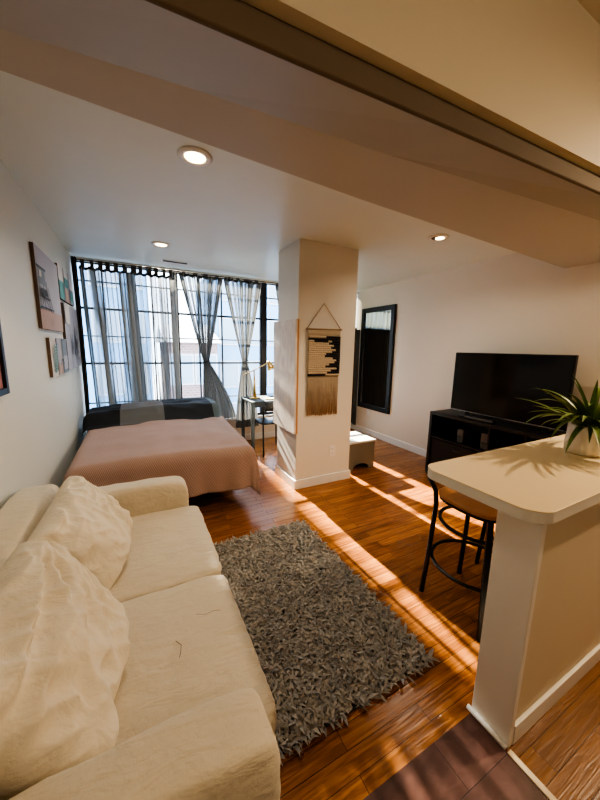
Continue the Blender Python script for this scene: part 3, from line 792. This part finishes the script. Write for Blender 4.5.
# ---------------------------------------------------------------- desk group
o = thing('desk', 'small gray-blue desk by the window, partly behind the column', 'desk', (1.7, 4.15, 0))
DX0, DX1, DY0, DY1, DZ = 1.325, 2.05, 3.93, 4.42, .725
mb = MB(); mb.box(DX0, DX1, DY0, DY1, DZ - .025, DZ); mb.build('desk_top', 'desk', o, bevel=.003)
for x in (DX0 + .022, DX1 - .022):
    for y in (DY0 + .022, DY1 - .022):
        mb = MB(); mb.box(x - .02, x + .02, y - .02, y + .02, 0, DZ - .025); mb.build('leg', 'desk', o, bevel=.002)
mb = MB(); mb.box(DX0 + .05, DX1 - .05, DY0 + .01, DY0 + .03, DZ - .08, DZ - .025); mb.build('apron', 'desk', o)

o = thing('desk_chair', 'low black metal chair tucked at the gray-blue desk', 'chair', (1.66, 4.0, 0))
cx, cy = 1.60, 3.965
mb = MB(); rounded_box(mb, cx - .18, cx + .18, cy - .17, cy + .19, .425, .45, 8, 6); mb.build('seat', 'black', o, smooth=True)
for ix in (-1, 1):
    mb = MB(); mb.tube([(cx + ix * .185, cy + .21, 0), (cx + ix * .16, cy + .16, .43)], .011, 8); mb.build('leg', 'black', o, smooth=True)
    mb = MB(); mb.tube([(cx + ix * .17, cy - .20, 0), (cx + ix * .16, cy - .16, .43), (cx + ix * .165, cy - .185, .60), (cx + ix * .14, cy - .21, .715)], .011, 8); mb.build('leg', 'black', o, smooth=True)
mb = MB()
mb.grid(lambda u, v: (cx - .15 + .30 * u, cy - .195 - .03 * math.sin(PI * u) - .012 * v, .62 + .115 * v), 12, 3); mb.build('backrest', 'black', o, smooth=True, solid=.008)
mb = MB(); mb.box(cx - .03, cx + .03, cy - .195, cy - .185, .44, .65); mb.build('back_splat', 'black', o)

o = thing('desk_lamp', 'brass desk lamp with a tilted arm and cone shade on the desk', 'lamp', (1.45, 4.22, DZ))
lx, ly = 1.47, 4.22
mb = MB(); mb.lathe([(.075, DZ + .0005), (.078, DZ + .012), (.05, DZ + .022), (.018, DZ + .04)], lx, ly, 28); mb.build('base', 'brass', o, smooth=True)
mb = MB(); mb.tube([(lx, ly, DZ + .03), (lx - .01, ly, DZ + .40)], [.024, .008], 10); mb.build('stem', 'brass', o, smooth=True)
mb = MB(); mb.tube([(lx - .17, ly, DZ + .34), (lx - .01, ly, DZ + .40), (lx + .19, ly - .02, DZ + .505)], .007, 8); mb.build('arm', 'brass', o, smooth=True)
mb = MB(); mb.lathe([(.02, 0), (.028, -.02), (.062, -.12), (.058, -.12), (.02, -.02)], 0, 0, 28)
sh = mb.build('shade', 'brass', None, smooth=True); sh.parent = o; sh.location = (lx + .19 - 1.45, ly - .02 - 4.22, .53); sh.rotation_euler = (0, R(-28), 0)

o = thing('desk_plant', 'tiny bright green plant in a pot on the desk', 'plant', (1.79, 4.15, DZ))
mb = MB(); mb.lathe([(.028, DZ + .0005), (.038, DZ + .06), (.034, DZ + .06)], 1.79, 4.15, 20); mb.build('pot', 'gray', o, smooth=True)
mb = MB()
for k in range(40):
    a = rng.uniform(0, 2 * PI); leaf(mb, (1.79, 4.15, DZ + .06), a, rng.uniform(.04, .09), rng.uniform(.3, 1.5), .8, .012)
mb.build('foliage', 'lime', o, smooth=True)
o = thing('desk_tray', 'shallow yellow dish on the desk between lamp and plant', 'dish', (1.64, 4.08, DZ))
mb = MB(); mb.lathe([(.05, DZ + .0005), (.075, DZ + .014), (.07, DZ + .014), (.046, DZ + .006)], 1.64, 4.08, 24); mb.build('dish', 'yellow', o, smooth=True)

# ---------------------------------------------------------------- wall art
def canvas(label, y0, y1, z0, z1, kind, th=.022):
    o = thing('canvas_print', label, 'picture', (XL, (y0 + y1) / 2, z0), 'unframed beach canvas prints on the wall')
    mb = MB(); mb.box(XL + .001, XL + th, y0, y1, z0, z1); mb.build('stretcher', 'canvedge', o)
    mb = MB(); e = [0]
    def q(a, b, c, d, mi):
        e[0] += 1; x = XL + th + .0006 * e[0] if e[0] > 1 else XL + th + .0004
        mb.mi = mi
        ya, yb = y0 + a * (y1 - y0), y0 + b * (y1 - y0); za, zb = z0 + c * (z1 - z0), z0 + d * (z1 - z0)
        mb.quad((x, ya, za), (x, yb, za), (x, yb, zb), (x, ya, zb))
    def ln(a, c, b, d, w, mi=3):
        e[0] += 1; x = XL + th + .0006 * e[0]; mb.mi = mi
        A = Vector((0, y0 + a * (y1 - y0), z0 + c * (z1 - z0))); B = Vector((0, y0 + b * (y1 - y0), z0 + d * (z1 - z0)))
        n = (B - A).normalized().cross(Vector((1, 0, 0))) * w
        mb.quad(*[(x, p.y, p.z) for p in (A - n, B - n, B + n, A + n)])
    kind(q, ln)
    mb.build('print', ['skyp', 'sand', 'sea', 'ink', 'pale', 'slate'], o)
    return o
def k_tower(q, ln):
    q(0, 1, 0, 1, 0); q(0, 1, 0, .25, 1); q(0, .12, .25, .27, 2)
    q(0.02, .36, .55, .62, 5); q(.04, .30, .62, .74, 5); q(0.0, .34, .74, .77, 3); q(.08, .16, .64, .72, 4)
    for a, b in ((.05, .02), (.18, .2), (.30, .42), (.36, .52)): ln(a, .55, b, .24, .006)
    ln(.02, .40, .45, .40, .004); ln(.05, .28, .30, .52, .004); ln(.05, .52, .34, .28, .004); ln(.0, .27, .55, .27, .004)
    q(.05, .3, .42, .50, 3)
def k_strips(q, ln):
    q(0, 1, 0, 1, 4); q(0, .3, 0, .55, 2); q(.34, .64, 0, .45, 1); q(.34, .64, .45, .75, 2); q(.68, 1, 0, .5, 5)
    for a in (.31, .66): q(a, a + .03, 0, 1, 3)
    q(.72, .95, .1, .4, 2)
def k_palm(q, ln):
    q(0, 1, 0, 1, 0)
    for a in (.30, .62): q(a, a + .02, 0, 1, 5)
    for k in range(14):
        a = rng.uniform(.2, .8); ln(a, .12 + rng.random() * .2, a + rng.uniform(-.15, .15), .4 + rng.random() * .3, .009)
    q(0, .3, .7, 1, 4)
def k_leafs(q, ln):
    q(0, 1, 0, 1, 4); q(.32, .62, 0, 1, 0); q(.66, 1, 0, 1, 5); q(.36, .6, .0, .3, 1); q(.7, .98, .1, .5, 0)
    for a in (.31, .64): q(a, a + .02, 0, 1, 3)
    for k in range(9): ln(.16, .1 + k * .08, .06 + rng.random() * .04, .2 + k * .08, .006, 2); ln(.16, .1 + k * .08, .27, .2 + k * .08, .006, 2)
    ln(.40, .28, .5, .42, .006); ln(.5, .42, .6, .28, .006)
canvas('large square beach canvas with a lifeguard hut on sand', 2.84, 3.56, 1.55, 2.12, k_tower)
canvas('small three-strip teal canvas beside the top of the large beach canvas', 3.59, 4.28, 1.85, 2.15, k_strips)
canvas('tall pale canvas with thin dark grasses next to the curtains', 3.66, 4.42, 1.20, 1.82, k_palm)
canvas('low leaf-pattern canvas with pale strips under the large beach canvas', 3.0, 3.63, 1.19, 1.49, k_leafs)
o = thing('picture_frame', 'black-framed pink picture at the photo edge above the sofa', 'picture', (XL, 1.8, 1.2))
mb = MB()
for b in ((1.46, 1.49, 1.20, 1.80), (2.0, 2.03, 1.20, 1.80), (1.49, 2.0, 1.20, 1.23), (1.49, 2.0, 1.77, 1.80)): mb.box(XL + .001, XL + .03, *b)
mb.build('frame', 'frame', o, bevel=.002)
mb = MB(); mb.box(XL + .002, XL + .015, 1.49, 2.0, 1.23, 1.77); mb.build('print', 'pinkp', o)

# ---------------------------------------------------------------- bed
o = thing('bed', 'low bed with white mattress against the wall under the windows', 'bed', (.2, 3.55, 0))
mb = MB(); mb.box(-.46, .84, 2.72, 4.40, .16, .24); mb.build('frame', 'black', o, bevel=.004)
for x in (-.40, .58):
    for y in (3.0, 4.32):
        mb = MB(); mb.box(x - .02, x + .02, y - .02, y + .02, 0, .16); mb.build('leg', 'black', o)
mb = MB(); rounded_box(mb, -.47, .85, 2.66, 4.42, .24, .545, 14, 10); mb.build('mattress', 'sheet', o, smooth=True)
mb = MB(); mb.box(-.44, .82, 2.712, 2.718, .17, .19); mb.build('rail_edge', 'silver', o)

def cloth(mb, x0, x1, y0, y1, hl, hr, hn, hf, top, rad, nu, nv, fold=.012, seed=0, widen=0):
    """lies on the box [x0,x1]x[y0,y1] at height top(x,y), hanging hl,hr,hn,hf over the four sides"""
    U0, U1, V0, V1 = x0 - hl, x1 + hr, y0 - hn, y1 + hf
    def f(u, v):
        cx_ = U0 + (U1 - U0) * u; cy_ = V0 + (V1 - V0) * v
        k = max(0, min(1, (cy_ - y0) / max(.01, (y1 - y0)))); 
        bx = min(max(cx_, x0), x1); by = min(max(cy_, y0), y1)
        ox, oy = cx_ - bx, cy_ - by
        d = math.hypot(ox, oy)
        if by == y0 and abs(ox) > 0 and abs(oy) > 0: d = max(abs(ox), abs(oy)) + .28 * min(abs(ox), abs(oy))
        z = top(bx, by); wx = bx + (widen * k * (bx - x0) / (x1 - x0))
        if d < 1e-6: return (wx, by, z)
        l = math.hypot(ox, oy); nx_, ny_ = ox / l, oy / l
        if d < rad * PI / 2: o_, dz = rad * math.sin(d / rad), rad * (1 - math.cos(d / rad))
        else: o_, dz = rad, rad + (d - rad * PI / 2)
        hang = max(0, d - rad) / .35
        s_ = cx_ if abs(ny_) > abs(nx_) else cy_
        o_ += fold * hang * (math.sin(s_ * 17 + seed) + .6 * math.sin(s_ * 31 + 2 + seed) + 1.2) + .03 * hang
        return (wx + nx_ * o_, by + ny_ * o_, max(z - dz, .03))
    mb.grid(f, nu, nv, lambda u, v: (U0 + (U1 - U0) * u, V0 + (V1 - V0) * v)); return mb
btop = lambda x, y: .575 + .012 * nz(x * 2, y * 2, 3) + .018 * math.sin(min(1, max(0, (x + .5) / 1.45)) * PI) + .010 * nz(x * 6, y * 5, 1) + .04 * max(0, (y - 3.5))
mb = MB(); cloth(mb, -.43, .83, 2.64, 3.84,   .16, .34, .40, 0, btop, .08, 90, 90, fold=.014, seed=2, widen=.04)
tag(mb.build('throw_blanket', 'knit', smooth=True, solid=.008), 'dusty pink knitted blanket covering the lower bed', 'blanket')
def dtop(x, y):
    k = max(0, min(1, (y - 3.74) / .22)); k = k * k * (3 - 2 * k)
    return .598 + k * (.10 + .02 * (x + .5)) + .030 * math.sin(min(1, max(0, (x + .5) / 1.5)) * PI) * k + .016 * nz(x * 3.5, y * 3, 7) + (.020 * (1 - 2.2 * abs(nz(x * 3 + y * 5, y * 7 - x * 2, 9)))) * k
mb = MB(); cloth(mb, -.48, .83, 3.74, 4.36, .10, .22, .0, .10, dtop, .06, 110, 60, fold=.008, seed=5, widen=.0)
tag(mb.build('duvet', 'patch', smooth=True, solid=.01), 'patchwork duvet in black, gray and charcoal over the head of the bed', 'duvet')

# ---------------------------------------------------------------- sofa
o = thing('sofa', 'cream slipcovered two-seat sofa standing against the wall', 'sofa', (-.13, 1.3, 0))
mb = MB(); rounded_box(mb, -.50, .258, .58, 2.06, .0, .33, 16, 14, wr=.003, seed=4); mb.build('base', 'sofa', o, smooth=True)
def arm(ya, yb, seed, x1=.235):
    mb = MB(); rounded_box(mb, -.55, x1, ya, yb, .0, .62, 26, 9, wr=.005, seed=seed, ws=5); return mb.build('arm', 'sofa', o, smooth=True)
arm(.492, .652, 11); arm(1.955, 2.095, 15, .240)
mb = MB(); rounded_box(mb, -.585, -.40, .50, 2.07, .0, .74, 26, 7, wr=.005, seed=21, ws=4); mb.build('back', 'sofa', o, smooth=True)
for a, b, sd in ((.632, 1.275, 31), (1.278, 1.955, 35)):
    mb = MB(); rounded_box(mb, -.40, .295, a, b, .30, .458, 36, 13, crown=.012, wr=.0035, seed=sd, ws=9); mb.build('seat_cushion', 'sofa', o, smooth=True)
def soft_pillow(label, cx, cy, cz, w, h, t, lean, yaw, roll, seed, name='back_pillow'):
    mb = MB(); n = 84
    def side(sg):
        def f(a, b):
            u, v = 2 * a - 1, 2 * b - 1
            pinch = 1 - .13 * (1 - u * u) * abs(v) ** 3 - .0 ; pinch2 = 1 - .13 * (1 - v * v) * abs(u) ** 3
            th = t * (max(0, (1 - abs(u) ** 3)) ** .5) * (max(0, 1 - abs(v) ** 3) ** .5)
            cr_ = 1 - .10 * (u * u * v * v) ** 2; Y = u * w / 2 * pinch2 * cr_; Z = v * h / 2 * pinch * cr_
            # wrinkles radiating down from the top corners plus general crumple
            cyy, czz = Y - .5 * w, Z - .5 * h; ang = math.atan2(czz, cyy); dd = math.hypot(cyy, czz)
            r1 = 1 - abs(nz(ang * 5.5 + nz(Y * 4, Z * 4, seed) * .8, dd * 4, seed)) * 2.6
            r2 = 1 - abs(nz(Y * 13 + Z * 5, Z * 9 - Y * 4, seed + 9)) * 2.4
            r3 = nz(Y * 5, Z * 5, seed + 3)
            wr = (.026 * r1 + .013 * r2 + .020 * r3) * min(1, th / (t * .5))
            sagk = .05 * (1 - v) * .5 * (1 - u * u)
            X_ = sg * (th + (wr if sg > 0 else 0)) + (sagk * sg if th > 0 else 0)
            return Vector((X_, Y, Z))
        return f
    g1 = side(1); g2 = side(-1)
    mb.grid(lambda a, b: g1(a, b), n, n); mb.grid(lambda a, b: g2(a, b), n, n)
    bmesh.ops.remove_doubles(mb.bm, verts=mb.bm.verts, dist=.0008)
    q = mb.build(name, 'pillow', smooth=True, subsurf=1)
    q.location = (cx, cy, cz); q.rotation_euler = (R(roll), R(-lean), R(yaw))
    tag(q, label, 'pillow', 'cream back pillows on the sofa'); return q
soft_pillow('crumpled cream back pillow at the sofa end by the bed', -.265, 1.58, .612, .58, .41, .078, 30, -8, 6, 3)
soft_pillow('crumpled cream back pillow nearer the sofa arm at the photo bottom', -.275, .955, .622, .64, .48, .08, 30, 0, -3, 8)
mb = MB(); mb.tube([(.06, .98, .476), (.075, .955, .477), (.07, .93, .476), (.065, .915, .476)], .0008, 5)
tag(mb.build('loose_thread', 'thread', smooth=True), 'short dark thread lying on the sofa cushion', 'thread')
mb = MB(); mb.tube([(.14, 1.06, .475), (.17, 1.045, .475), (.2, 1.05, .474), (.225, 1.04, .474)], .0005, 5)
tag(mb.build('loose_thread', 'thread', smooth=True), 'fine curved thread near the front edge of the sofa cushion', 'thread')

# ---------------------------------------------------------------- rug
RX0, RX1, RY0, RY1 = .34, 1.15, .815, 2.115
o = thing('shag_rug', 'gray shaggy rug with leaf-like pile lying in front of the sofa', 'rug', ((RX0 + RX1) / 2, (RY0 + RY1) / 2, 0))
mb = MB(); mb.box(RX0, RX1, RY0, RY1, .001, .012); mb.build('backing', 'rugbase', o)
mb = MB(); rr = random.Random(5)
nxr, nyr = 88, 140
for i in range(nxr):
    for j in range(nyr):
        x = RX0 + (i + rr.random()) / nxr * (RX1 - RX0); y = RY0 + (j + rr.random()) / nyr * (RY1 - RY0)
        a = rr.uniform(0, 2 * PI) + 1.5 * nz(x * 6, y * 6); L_ = rr.uniform(.038, .062); w = rr.uniform(.0050, .0088); e = rr.uniform(.10, .95)
        d = Vector((math.cos(a), math.sin(a), 0)); sd = Vector((-d.y, d.x, 0)); tw = rr.uniform(-.5, .5)
        p0 = Vector((x, y, .010)); h1 = L_ * .5
        p1 = p0 + d * h1 * math.cos(e) + Vector((0, 0, h1 * math.sin(e)))
        p2 = p1 + d * h1 * math.cos(e * .35) + Vector((0, 0, h1 * math.sin(e * .35) * .6))
        sv = sd * w + Vector((0, 0, tw * w))
        vs = [mb.bm.verts.new(q) for q in (p0 - sv * .5, p0 + sv * .5, p1 + sv, p1 - sv, p2)]
        mb._f([vs[0], vs[1], vs[2], vs[3]]); mb._f([vs[3], vs[2], vs[4]])
pl = mb.build('pile', 'shag', o); pl['kind'] = 'stuff'

# ---------------------------------------------------------------- light
w = bpy.data.worlds.new('world'); bpy.context.scene.world = w; w.use_nodes = True
nt = w.node_tree
for n in list(nt.nodes): nt.nodes.remove(n)
N = nt.nodes.new; L = nt.links.new
out = N('ShaderNodeOutputWorld'); bg = N('ShaderNodeBackground'); tc = N('ShaderNodeTexCoord'); sp = N('ShaderNodeSeparateXYZ'); cr = N('ShaderNodeValToRGB')
L(tc.outputs['Generated'], sp.inputs[0]); L(sp.outputs['Z'], cr.inputs[0])
cr.color_ramp.elements[0].color = (.84, .92, 1, 1); cr.color_ramp.elements[1].color = (.6, .75, 1, 1)
L(cr.outputs[0], bg.inputs['Color']); bg.inputs['Strength'].default_value = 6.5; L(bg.outputs[0], out.inputs[0])

def portal(x0, x1, z0, z1):
    l = bpy.data.lights.new('window_portal', 'AREA'); l.shape = 'RECTANGLE'; l.size = x1 - x0; l.size_y = z1 - z0
    l.cycles.is_portal = True
    o = bpy.data.objects.new('window_portal', l); C.objects.link(o)
    o.location = ((x0 + x1) / 2, YW + .11, (z0 + z1) / 2); o.rotation_euler = (R(-90), 0, 0)
portal(XL, XR, .385, 2.40)

sun = bpy.data.lights.new('sun', 'SUN'); sun.energy = 55; sun.angle = R(.75); sun.color = (1, .87, .68)
so = bpy.data.objects.new('sun', sun); C.objects.link(so)
sd = Vector((.045, -1, -.55)).normalized()
so.rotation_euler = sd.to_track_quat('-Z', 'Y').to_euler()

def lamp(name, loc, energy, col, size):
    l = bpy.data.lights.new(name, 'POINT'); l.energy = energy; l.color = col; l.shadow_soft_size = size
    o = bpy.data.objects.new(name, l); C.objects.link(o); o.location = loc; return o
lamp('kitchen_lamp', (2.9, .2, 2.3), 14, (1, .80, .58), .05)
l = bpy.data.lights.new('kitchen_spot', 'SPOT'); l.energy = 160; l.color = (1, .77, .52); l.spot_size = R(95); l.spot_blend = .6; l.shadow_soft_size = .035
ko = bpy.data.objects.new('kitchen_spot', l); C.objects.link(ko); ko.location = (3.2, .05, 2.35)
ko.rotation_euler = (Vector((1.75, .66, .95)) - Vector((3.2, .05, 2.35))).to_track_quat('-Z', 'Y').to_euler()
lamp('rear_fill', (.5, -1.2, 2.3), 16, (1, .85, .68), .15)  # unseen fill light added behind the camera, no fixture

# ---------------------------------------------------------------- camera
f_px, pitch, yaw, roll = 312.4124, R(9.46358), R(27.53553), R(1.12873)
fw = Vector((math.sin(yaw) * math.cos(pitch), math.cos(yaw) * math.cos(pitch), -math.sin(pitch)))
rt = Vector((math.cos(yaw), -math.sin(yaw), 0)); up = rt.cross(fw)
r2 = rt * math.cos(roll) + up * math.sin(roll); u2 = -rt * math.sin(roll) + up * math.cos(roll)
cam = bpy.data.cameras.new('camera'); co = bpy.data.objects.new('camera', cam); C.objects.link(co)
mw = Matrix((r2, u2, -fw)).transposed().to_4x4(); mw.translation = Vector((0, 0, 1.45)); co.matrix_world = mw
cam.sensor_fit = 'VERTICAL'; cam.sensor_height = 36; cam.lens = f_px / 800 * 36; cam.clip_start = .02; cam.clip_end = 200
bpy.context.scene.camera = co
sc = bpy.context.scene
sc.view_settings.view_transform = 'AgX'
try: sc.view_settings.look = 'AgX - High Contrast'
except Exception: pass
sc.view_settings.exposure = 0.12
sc.cycles.use_denoising = True
sc.cycles.max_bounces = 10; sc.cycles.diffuse_bounces = 6; sc.cycles.transparent_max_bounces = 24
sc.cycles.sample_clamp_indirect = 6
sc.cycles.caustics_reflective = False; sc.cycles.caustics_refractive = False
